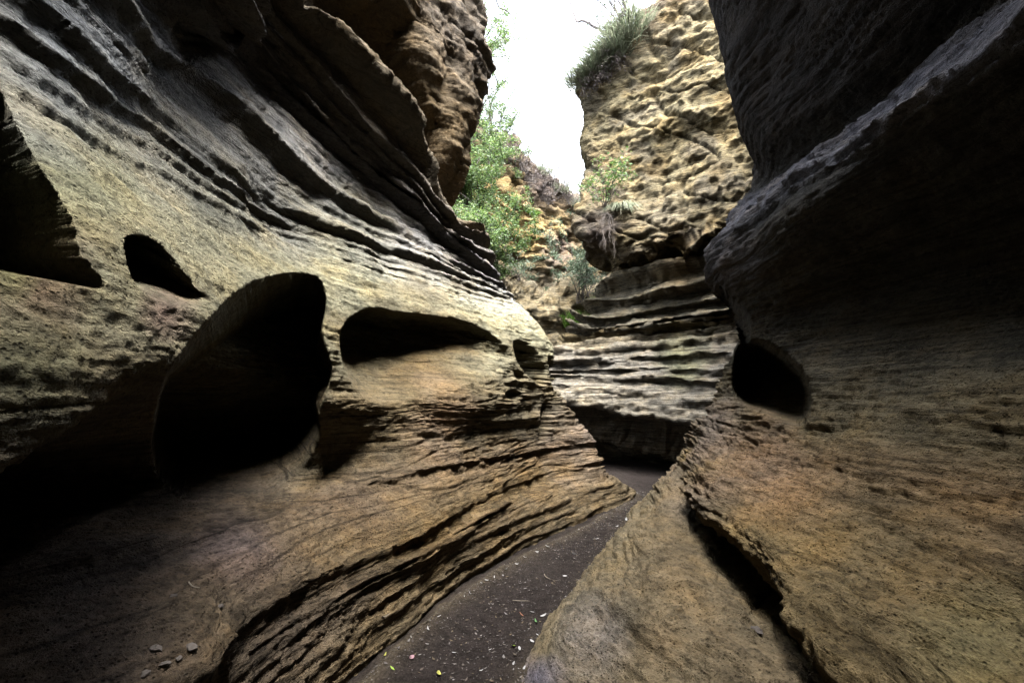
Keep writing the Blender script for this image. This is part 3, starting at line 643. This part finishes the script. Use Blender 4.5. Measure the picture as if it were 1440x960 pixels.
def tuft(label, loc, h, r0, n, lm, name='grass_tuft', cat='grass tuft', out=(0, 0, 0), seed=1, group=None, width=.012, droop=.5):
    root = None; rs = np.random.RandomState(seed)
    a = rs.uniform(0, 2 * np.pi, n); b0 = np.stack([np.cos(a) * r0 * rs.rand(n), np.sin(a) * r0 * rs.rand(n), np.zeros(n)], 1)
    d = np.stack([np.cos(a) * .55, np.sin(a) * .55, np.ones(n)], 1) + rs.normal(size=(n, 3)) * .22 + np.array(out); d /= np.linalg.norm(d, axis=1)[:, None]
    L = h * rs.uniform(.5, 1.1, (n, 1)); side = np.cross(d, rs.normal(size=(n, 3))); side /= np.linalg.norm(side, axis=1)[:, None]
    quads = []; g = np.array([0, 0, -1.0]); prev = b0; pw = width
    for i in range(3):
        t = (i + 1) / 3; nxt = b0 + d * L * t + g * L * droop * t * t; nw = width * (1 - t * .85)
        quads.append(np.stack([prev - side * pw, prev + side * pw, nxt + side * nw, nxt - side * nw], 1)); prev = nxt; pw = nw
    # keep each blade one island
    n3 = np.concatenate([np.stack([quads[0][:, 0], quads[0][:, 1], quads[0][:, 2], quads[0][:, 3], quads[1][:, 2], quads[1][:, 3], quads[2][:, 2], quads[2][:, 3]], 1)])
    V = n3.reshape(-1, 3); F = []
    for i in range(n):
        q = i * 8; F += [(q, q+1, q+2, q+3), (q+3, q+2, q+4, q+5), (q+5, q+4, q+6, q+7)]
    o = mesh_obj(name, V, F, lm); o.location = loc; o['label'] = label; o['category'] = cat
    if group: o['group'] = group
    return o

# --- the green growth at the left of the gap
shrub('bright green leafy bush filling the gap beside the left overhang', surf(GF, 688, 396), 2.3, 1.1, 24000, .040, L_bright, n_st=22, seed=3, lean=(-.25, -.3, 0))
shrub('big yellow-green bush higher up, under the purplish brush', surf(GF, 672, 318), 2.5, 1.3, 24000, .040, L_bright, n_st=22, seed=4, lean=(-.2, -.3, 0))
shrub('twiggy grey bush hanging low over the left ledges, below the green bushes', surf(GF, 672, 372), 1.8, 1.2, 1800, .04, L_grey, n_st=12, seed=5, lean=(-.1, -.5, -.1), name='shrub')
shrub('tall thin sapling with sparse grey-green leaves against the white sky beside the left wall', surf(GF, 668, 200), 4.4, 1.4, 7000, .045, L_bright, n_st=10, seed=6, lean=(.15, 0, .2), open_=.55, name='sapling', cat='sapling')
shrub('leafy green sapling leaning out below the tall thin one', surf(GF, 690, 235), 2.6, 1.6, 6000, .04, L_bright, n_st=10, seed=8, lean=(.3, 0, .1), open_=.4, name='sapling', cat='sapling')
RIM = ['dry purplish shrub at the high left end of the far rim, against the green sapling', 'dry purplish shrub just right of the leftmost one on the far rim', 'dry purplish shrub behind the bare forked sapling on the far rim', 'dry shrub to the right of the bare forked sapling on the far rim', 'dry shrub between the forked and the wide bare saplings', 'dry shrub under the wide bare sapling in the middle of the rim', 'dry shrub between the wide and the smallest bare saplings', 'dry shrub at the low right end of the far rim, touching the near cliff', 'dry shrub below the rim row, halfway down the purplish slope', 'lowest dry shrub on the purplish slope under the far rim', 'dry shrub below the rim row, close to the green bush']
for i, (px, py, h) in enumerate(((705,205,.9),(722,222,.8),(738,232,.9),(752,246,.8),(768,258,.8),(784,270,.8),(800,280,.75),(812,286,.7),(748,262,.7),(775,285,.7),(730,245,.8))):
    shrub(RIM[i], surf(GF, px, py + 6), h, .8, 260, .03, L_dry, n_st=14, seed=20 + i, group='dry shrubs along the far rim', name='dry_shrub')
for i, (px, py, h, nl, lab) in enumerate(((748,232,1.7,110,'bare forked sapling nearest the green bush on the far rim'),(780,262,1.8,160,'wide bare sapling with tiny leaves in the middle of the far rim'),(800,275,1.3,120,'smallest bare sapling at the low end of the far rim'))):
    shrub(lab, surf(GF, px, py), h, .9, nl, .035, L_grey, n_st=5, seed=40 + i, name='bare_sapling', cat='sapling', lean=(.2, 0, .1))
for i, (px, py, lab) in enumerate(((765,232,'pale grass clump on the far rim left of the wide bare sapling'),(790,255,'pale grass clump on the far rim between the two bare saplings'),(815,275,'pale grass clump on the far rim touching the near cliff'))):
    tuft(lab, surf(GF, px, py + 14), .8, .5, 260, L_hay, seed=50 + i, width=.012)
tuft('small bright green tuft halfway up the yellow cliff', surf(GF, 750, 298), .5, .25, 160, L_grass, seed=60, width=.02)
shrub('grey-green bush low on the yellow cliff face', surf(GF, 735, 398), .9, .7, 1100, .035, L_grey, seed=61, n_st=10, lean=(0, -.4, 0))
shrub('grey-green bush beside the cliff recess at the right', surf(GF, 818, 425), 2.4, 1.5, 8000, .04, L_grey, seed=62, n_st=12, lean=(.1, -.3, 0))
tuft('bright green grass clump above the layered ledges', surf(GF, 802, 462), 1.3, .6, 600, L_grass, seed=63, width=.02)
tuft('fresh green grass under the grey-green bush by the recess', surf(GF, 832, 432), .7, .4, 260, L_grass, seed=64, width=.018)
# --- on the near cliff
p = surf(GB, 848, 292)
shrub('leafy bush rooted in the bulge of the near cliff', p, .95, .75, 900, .038, L_bright, seed=70, n_st=10, lean=(-.2, -.6, 0), open_=.3)
tuft('grey-green grass clump beside the leafy bush on the bulging cliff', surf(GB, 872, 292), .7, .2, 220, L_hay, seed=71, out=(-.1, -.7, 0), droop=.9)
shrub('tangle of dry roots hanging below the cliff bush', surf(GB, 850, 300), .8, .5, 0, .03, L_dry, seed=72, n_st=9, lean=(0, -1.2, -2.2), droop=1.2, name='hanging_roots', cat='roots')
for i, (px, py, h, lab) in enumerate(((826,118,.7,'grass tuft at the lowest corner of the near cliff rim'),(842,104,.8,'second grass tuft up the slope of the near cliff rim'),(858,90,.9,'thick pale grass tuft midway along the near cliff rim'),(874,70,.9,'pale grass tuft above the dark overhang of the near rim'),(888,48,.8,'highest grass tuft on the near cliff rim'))):
    tuft(lab, surf(GB, px, py), h * 1.15, .55, 560, L_hay, seed=80 + i, out=(-.25, -.3, 0), droop=.7)
for i, (px, py) in enumerate(((822,128),(834,124),(846,114),(860,100))):
    shrub(('dark dry roots drooping from the lowest corner of the near cliff rim', 'dark dry roots drooping just right of the lowest corner of the near rim', 'dark dry roots drooping under the second rim grass tuft', 'highest of the dark root clumps drooping over the near cliff rim')[i], surf(GB, px, py), .55, .5, 160, .025, L_dry, seed=90 + i, n_st=12, lean=(-.3, -.8, -.8), droop=.9, group='dry growth drooping over the near cliff rim', name='dry_shrub')
shrub('hazy grey shrub with thin upright branches at the top of the near rim', surf(GB, 885, 45), 2.0, 1.2, 1500, .035, L_grey, seed=96, n_st=8, lean=(-.2, 0, 0))
shrub('small dark twiggy shrub beside the bare branch', surf(GB, 868, 70), 1.2, .7, 120, .03, L_grey, B_dark, seed=97, n_st=7, lean=(-.1, 0, 0))
def twig(name, label, pix, Y, r0, r1, side=(), cat='branch'):
    base = Vector(P(*pix[0], Y)); vs2, fs = [], []
    pts = [Vector(P(a, b, Y + .25 * i)) - base for i, (a, b) in enumerate(pix)]
    fine = []
    for i in range(len(pts) - 1):
        for k in range(4): fine.append(pts[i].lerp(pts[i + 1], k / 4) + Vector((rng.gauss(0, .008), rng.gauss(0, .01), rng.gauss(0, .008))))
    fine.append(pts[-1]); tube(vs2, fs, fine, r0, r1, 5)
    for sd_ in side:
        q = [Vector(P(a, b, Y + .2 * i)) - base for i, (a, b) in enumerate(sd_)]; tube(vs2, fs, q, r1 * 1.3, r1 * .5, 4)
    o = mesh_obj(name, vs2, fs, B_dark); o.location = base; o['label'] = label; o['category'] = cat; return o
twig('bare_branch', 'dark bare branch arching up into the sky from the near rim', [(878,62),(862,50),(845,43),(832,36),(820,30),(811,31),(806,18),(799,-4),(794,-30)], 10.6, .045, .014, [[(845,43),(842,34),(838,28)], [(862,50),(858,36),(852,22),(850,8)], [(832,36),(826,27)]])
twig('bare_twig', 'thin broken twig sticking out below the dark bare branch', [(866,72),(850,68),(838,70)], 10.8, .02, .008)
twig('bare_twig', 'thin curved twig hanging into the top of the sky gap', [(664,-60),(690,-20),(703,12),(718,20),(728,8),(726,-6)], 6.9, .014, .005, [[(728,8),(738,11),(750,11)], [(740,11),(745,6)]])

# ================================================================== LITTER
def flat_mat(name, c, rough=.6):
    m = bpy.data.materials.new(name); t, b = nt(m); n = N(t, 'ShaderNodeTexNoise', Scale=60.0, Detail=3.0)
    t.links.new(mixc(t, 'MULTIPLY', 1.0, c + (1,), ramp(t, n.outputs['Fac'], [(.3, .65), (.7, 1.25)])), b.inputs['Base Color']); b.inputs['Roughness'].default_value = rough; return m
M_leaf = {'lime': flat_mat('lime_leaf', (.28,.42,.05)), 'green': flat_mat('green_leaf', (.10,.25,.08)), 'yellow': flat_mat('yellow_leaf', (.42,.40,.08)), 'pink': flat_mat('pink_petals', (.34,.19,.22)), 'brown': flat_mat('brown_leaf', (.30,.14,.08)), 'white': flat_mat('bleached_leaf', (.40,.39,.39)), 'stone': flat_mat('grey_stone', (.10,.085,.075), .9), 'wood': flat_mat('twig_wood', (.22,.19,.15), .9)}
def leaf_geo(L, w, curl, r):
    vs2, fs = [], []
    n = 6
    for i in range(n + 1):
        t = i / n; wd = w * math.sin(math.pi * min(.97, t * .9 + .06)) ** .8; zc = curl * (t - .5) ** 2 * 4 * L * .25
        for j in (-1, 0, 1): vs2.append((L * (t - .5), wd * j * .5, zc + (abs(j) * wd * .25)))
    for i in range(n):
        for j in (0, 1): a = i * 3 + j; fs.append((a, a + 1, a + 4, a + 3))
    return vs2, fs
GND = [GG, GL, GR]
def ground_at(px, py, which=0): return surf(GND[which], px, py, 4)
def fallen(px, py, kind, L, label, which=0, group=None, wr=.3, name='fallen_leaf', cat='leaf'):
    if kind == 'white': L *= .8
    vs2, fs = leaf_geo(L, L * wr, rng.uniform(.2, 1.2), rng)
    o = mesh_obj(name, vs2, fs, M_leaf[kind], smooth=True); p = ground_at(px, py, which)
    o.location = (p[0], p[1], p[2] + .006); o.rotation_euler = (rng.gauss(0, .25), rng.gauss(0, .2), rng.uniform(0, 6.28))
    o['label'] = label; o['category'] = cat
    if group: o['group'] = group
    return o
fallen(570, 877, 'lime', .050, 'lime green leaf standing at the foot of the left wall')
fallen(541, 905, 'green', .042, 'small green leaf beside a white chip near the left wall foot')
fallen(540, 920, 'yellow', .040, 'yellow-green leaf just below the small green one')
fallen(554, 941, 'lime', .036, 'round lime leaf nearest the bottom edge of the dark sand')
fallen(617, 949, 'yellow', .036, 'pale yellow leaf in the middle of the dark sand', wr=.7)
fallen(719, 908, 'lime', .042, 'lime leaf by the right rock flare, beside white chips', wr=.7)
fallen(752, 875, 'green', .048, 'curled dark green leaf at the right edge of the sand')
fallen(732, 864, 'brown', .040, 'reddish brown leaf near the right edge of the sand')
fallen(580, 926, 'pink', .034, 'pinkish dry leaf lying alone on the sand', wr=.7)
fallen(495, 939, 'pink', .050, 'crumpled pink petals against the left wall foot', wr=.8, name='fallen_petals', cat='petals')
for px, py, L in ((663,834,.05),(600,873,.055),(602,885,.05),(617,866,.04),(702,805,.05),(726,793,.05),(684,816,.05),(748,861,.04),(764,866,.06),(732,911,.05),(764,904,.05),(736,939,.045),(721,934,.04),(523,909,.045),(536,902,.04),(637,850,.04),(677,821,.04),(638,916,.035),(675,943,.03),(808,777,.07),(827,802,.05),(793,809,.05),(652,838,.04),(694,810,.05),(711,800,.045),(740,783,.05),(755,776,.05),(770,768,.06),(690,913,.03),(757,893,.05),(748,903,.05),(560,912,.04),(630,868,.03),(600,905,.03),(880,728,.08),(868,737,.08),(840,757,.07)):
    fallen(px, py, 'white', L, 'bleached curled leaf lying on the dark sand', group='bleached leaves on the sand', wr=rng.uniform(.2, .45))
def stone(px, py, s, label, which, seed, mat='stone', name='stone', flat=.5, group=None):
    rs = np.random.RandomState(seed); import bmesh
    bm = bmesh.new(); bmesh.ops.create_icosphere(bm, subdivisions=2, radius=1)
    for v in bm.verts:
        c = v.co; k = 1 + .5 * float(noise(c.x * 1.1 + seed, c.y * 1.1, c.z * 1.1)) + .15 * float(noise(c.x * 3 + seed, c.y * 3, c.z * 3))
        v.co = Vector((c.x * s * k, c.y * s * .7 * k, c.z * s * flat * k))
    me = bpy.data.meshes.new(name); bm.to_mesh(me); bm.free(); me.materials.append(M_leaf[mat])
    o = bpy.data.objects.new(name, me); scene.collection.objects.link(o); p = surf(GND[which], px, py, 5)
    o.location = (p[0], p[1], p[2] + s * flat * .15); o.rotation_euler = (0, 0, rs.rand() * 6); o['label'] = label; o['category'] = 'stone'
    if group: o['group'] = group
stone(220, 914, .024, 'largest grey-brown stone on the left bench', 1, 1)
stone(272, 911, .022, 'dark angular stone on the bench near its lip', 1, 2)
stone(232, 933, .018, 'flat stone below the largest one on the bench', 1, 3, flat=.3)
stone(250, 922, .014, 'tiny stone between the flat and the angular bench stones', 1, 4)
stone(205, 945, .018, 'small stone closest to the bottom edge on the bench', 1, 5)
stone(310, 852, .018, 'small dark stone alone on the tan part of the bench', 1, 6)
stone(244, 835, .014, 'small white pebble high on the bench beside a pale stick', 1, 7)
stone(1066, 884, .030, 'pale stone wedged in the crevice of the right wall', 2, 8)
def stick(label, a, b, bend, which=0, r=.004):
    p, q = Vector(ground_at(*a, which)), Vector(ground_at(*b, which)); m = (p + q) / 2 + (q - p).cross(Vector((0, 0, 1))) * bend
    pts = [((p * (1 - t) + m * t) * (1 - t) + (m * (1 - t) + q * t) * t) - p for t in (0, .2, .4, .6, .8, 1)]
    for z in pts: z.z = max(z.z, -.01)
    vs2, fs = [], []; tube(vs2, fs, pts, r, r * .5, 6); o = mesh_obj('stick', vs2, fs, M_leaf['wood'], smooth=True); o.location = p + Vector((0, 0, .01)); o['label'] = label; o['category'] = 'stick'
stick('short straight stick lying across the middle of the sand', (723, 843), (744, 846), .05)
stick('curved stick arching on the sand farther up the path', (765, 808), (782, 817), .35)
stick('thin pale stick lying on the dusty bench of the left wall', (266, 822), (280, 834), .1, 1, .003)
stick('forked dry stick leaning on the foot of the left wall', (538, 868), (548, 887), .1, 1, .004)

def litter(name, label, n, kinds, sizes, seed):
    rs = np.random.RandomState(seed); V, F = [], []
    XY = GG[..., :2]; x0 = -1.6
    # floor outline between the two wall feet
    ys = rs.uniform(1.9, 7.6, n * 4) ** 1.0
    lx = np.interp(ys, [1.8,2.4,2.9,3.7,4.7,6.0,7.0,8], [-.98,-.82,-.66,-.38,.26,1.2,1.9,1.8]); rx = np.interp(ys, [1.8,2.5,3.1,3.8,4.6,5.5,6.3,8], [.0,.04,.3,.62,1.0,1.32,1.8,3])
    t = rs.beta(.5, .55, n * 4); xs = lx + (rx - lx) * t
    keep = noise(xs * 2.5, ys * 2.5, seed) > rs.uniform(-.6, .45, n * 4)
    xs, ys = xs[keep][:n], ys[keep][:n]
    xi = np.clip(np.searchsorted(GG[:, 0, 0], xs), 1, GG.shape[0] - 1); yi = np.clip(np.searchsorted(GG[0, :, 1], ys), 1, GG.shape[1] - 1); zz = np.maximum(GG[xi, yi, 2], GG[xi - 1, yi - 1, 2])
    Q = []
    for x, y, z in zip(xs, ys, zz):
        s = rs.uniform(*sizes); a = rs.uniform(0, 6.28); w = s * rs.uniform(.2, .7); c, d = math.cos(a), math.sin(a); u = rs.uniform(-.5, .5) * s
        Q.append([(x - c * s, y - d * s, z + .004), (x + d * w, y - c * w, z + .004 + u * .4), (x + c * s, y + d * s, z + .006 + abs(u)), (x - d * w, y + c * w, z + .006)])
    o = quads_obj(name, Q, kinds); o['kind'] = 'stuff'; o['label'] = label; o['category'] = 'litter'
litter('leaf_litter', 'tiny bleached leaf fragments scattered over the dark sand', 1800, leaf_material('litter_fragments', [(.12,.105,.09),(.08,.06,.045),(.24,.225,.22),(.05,.04,.035),(.13,.10,.06),(.07,.05,.03)], .8, 0), (.004, .015), 5)
litter('gravel', 'fine dark grit and crumbs over the canyon floor', 5000, leaf_material('grit', [(.10,.09,.09),(.05,.045,.05),(.16,.15,.15),(.08,.07,.06)], .9, 0), (.002, .006), 9)
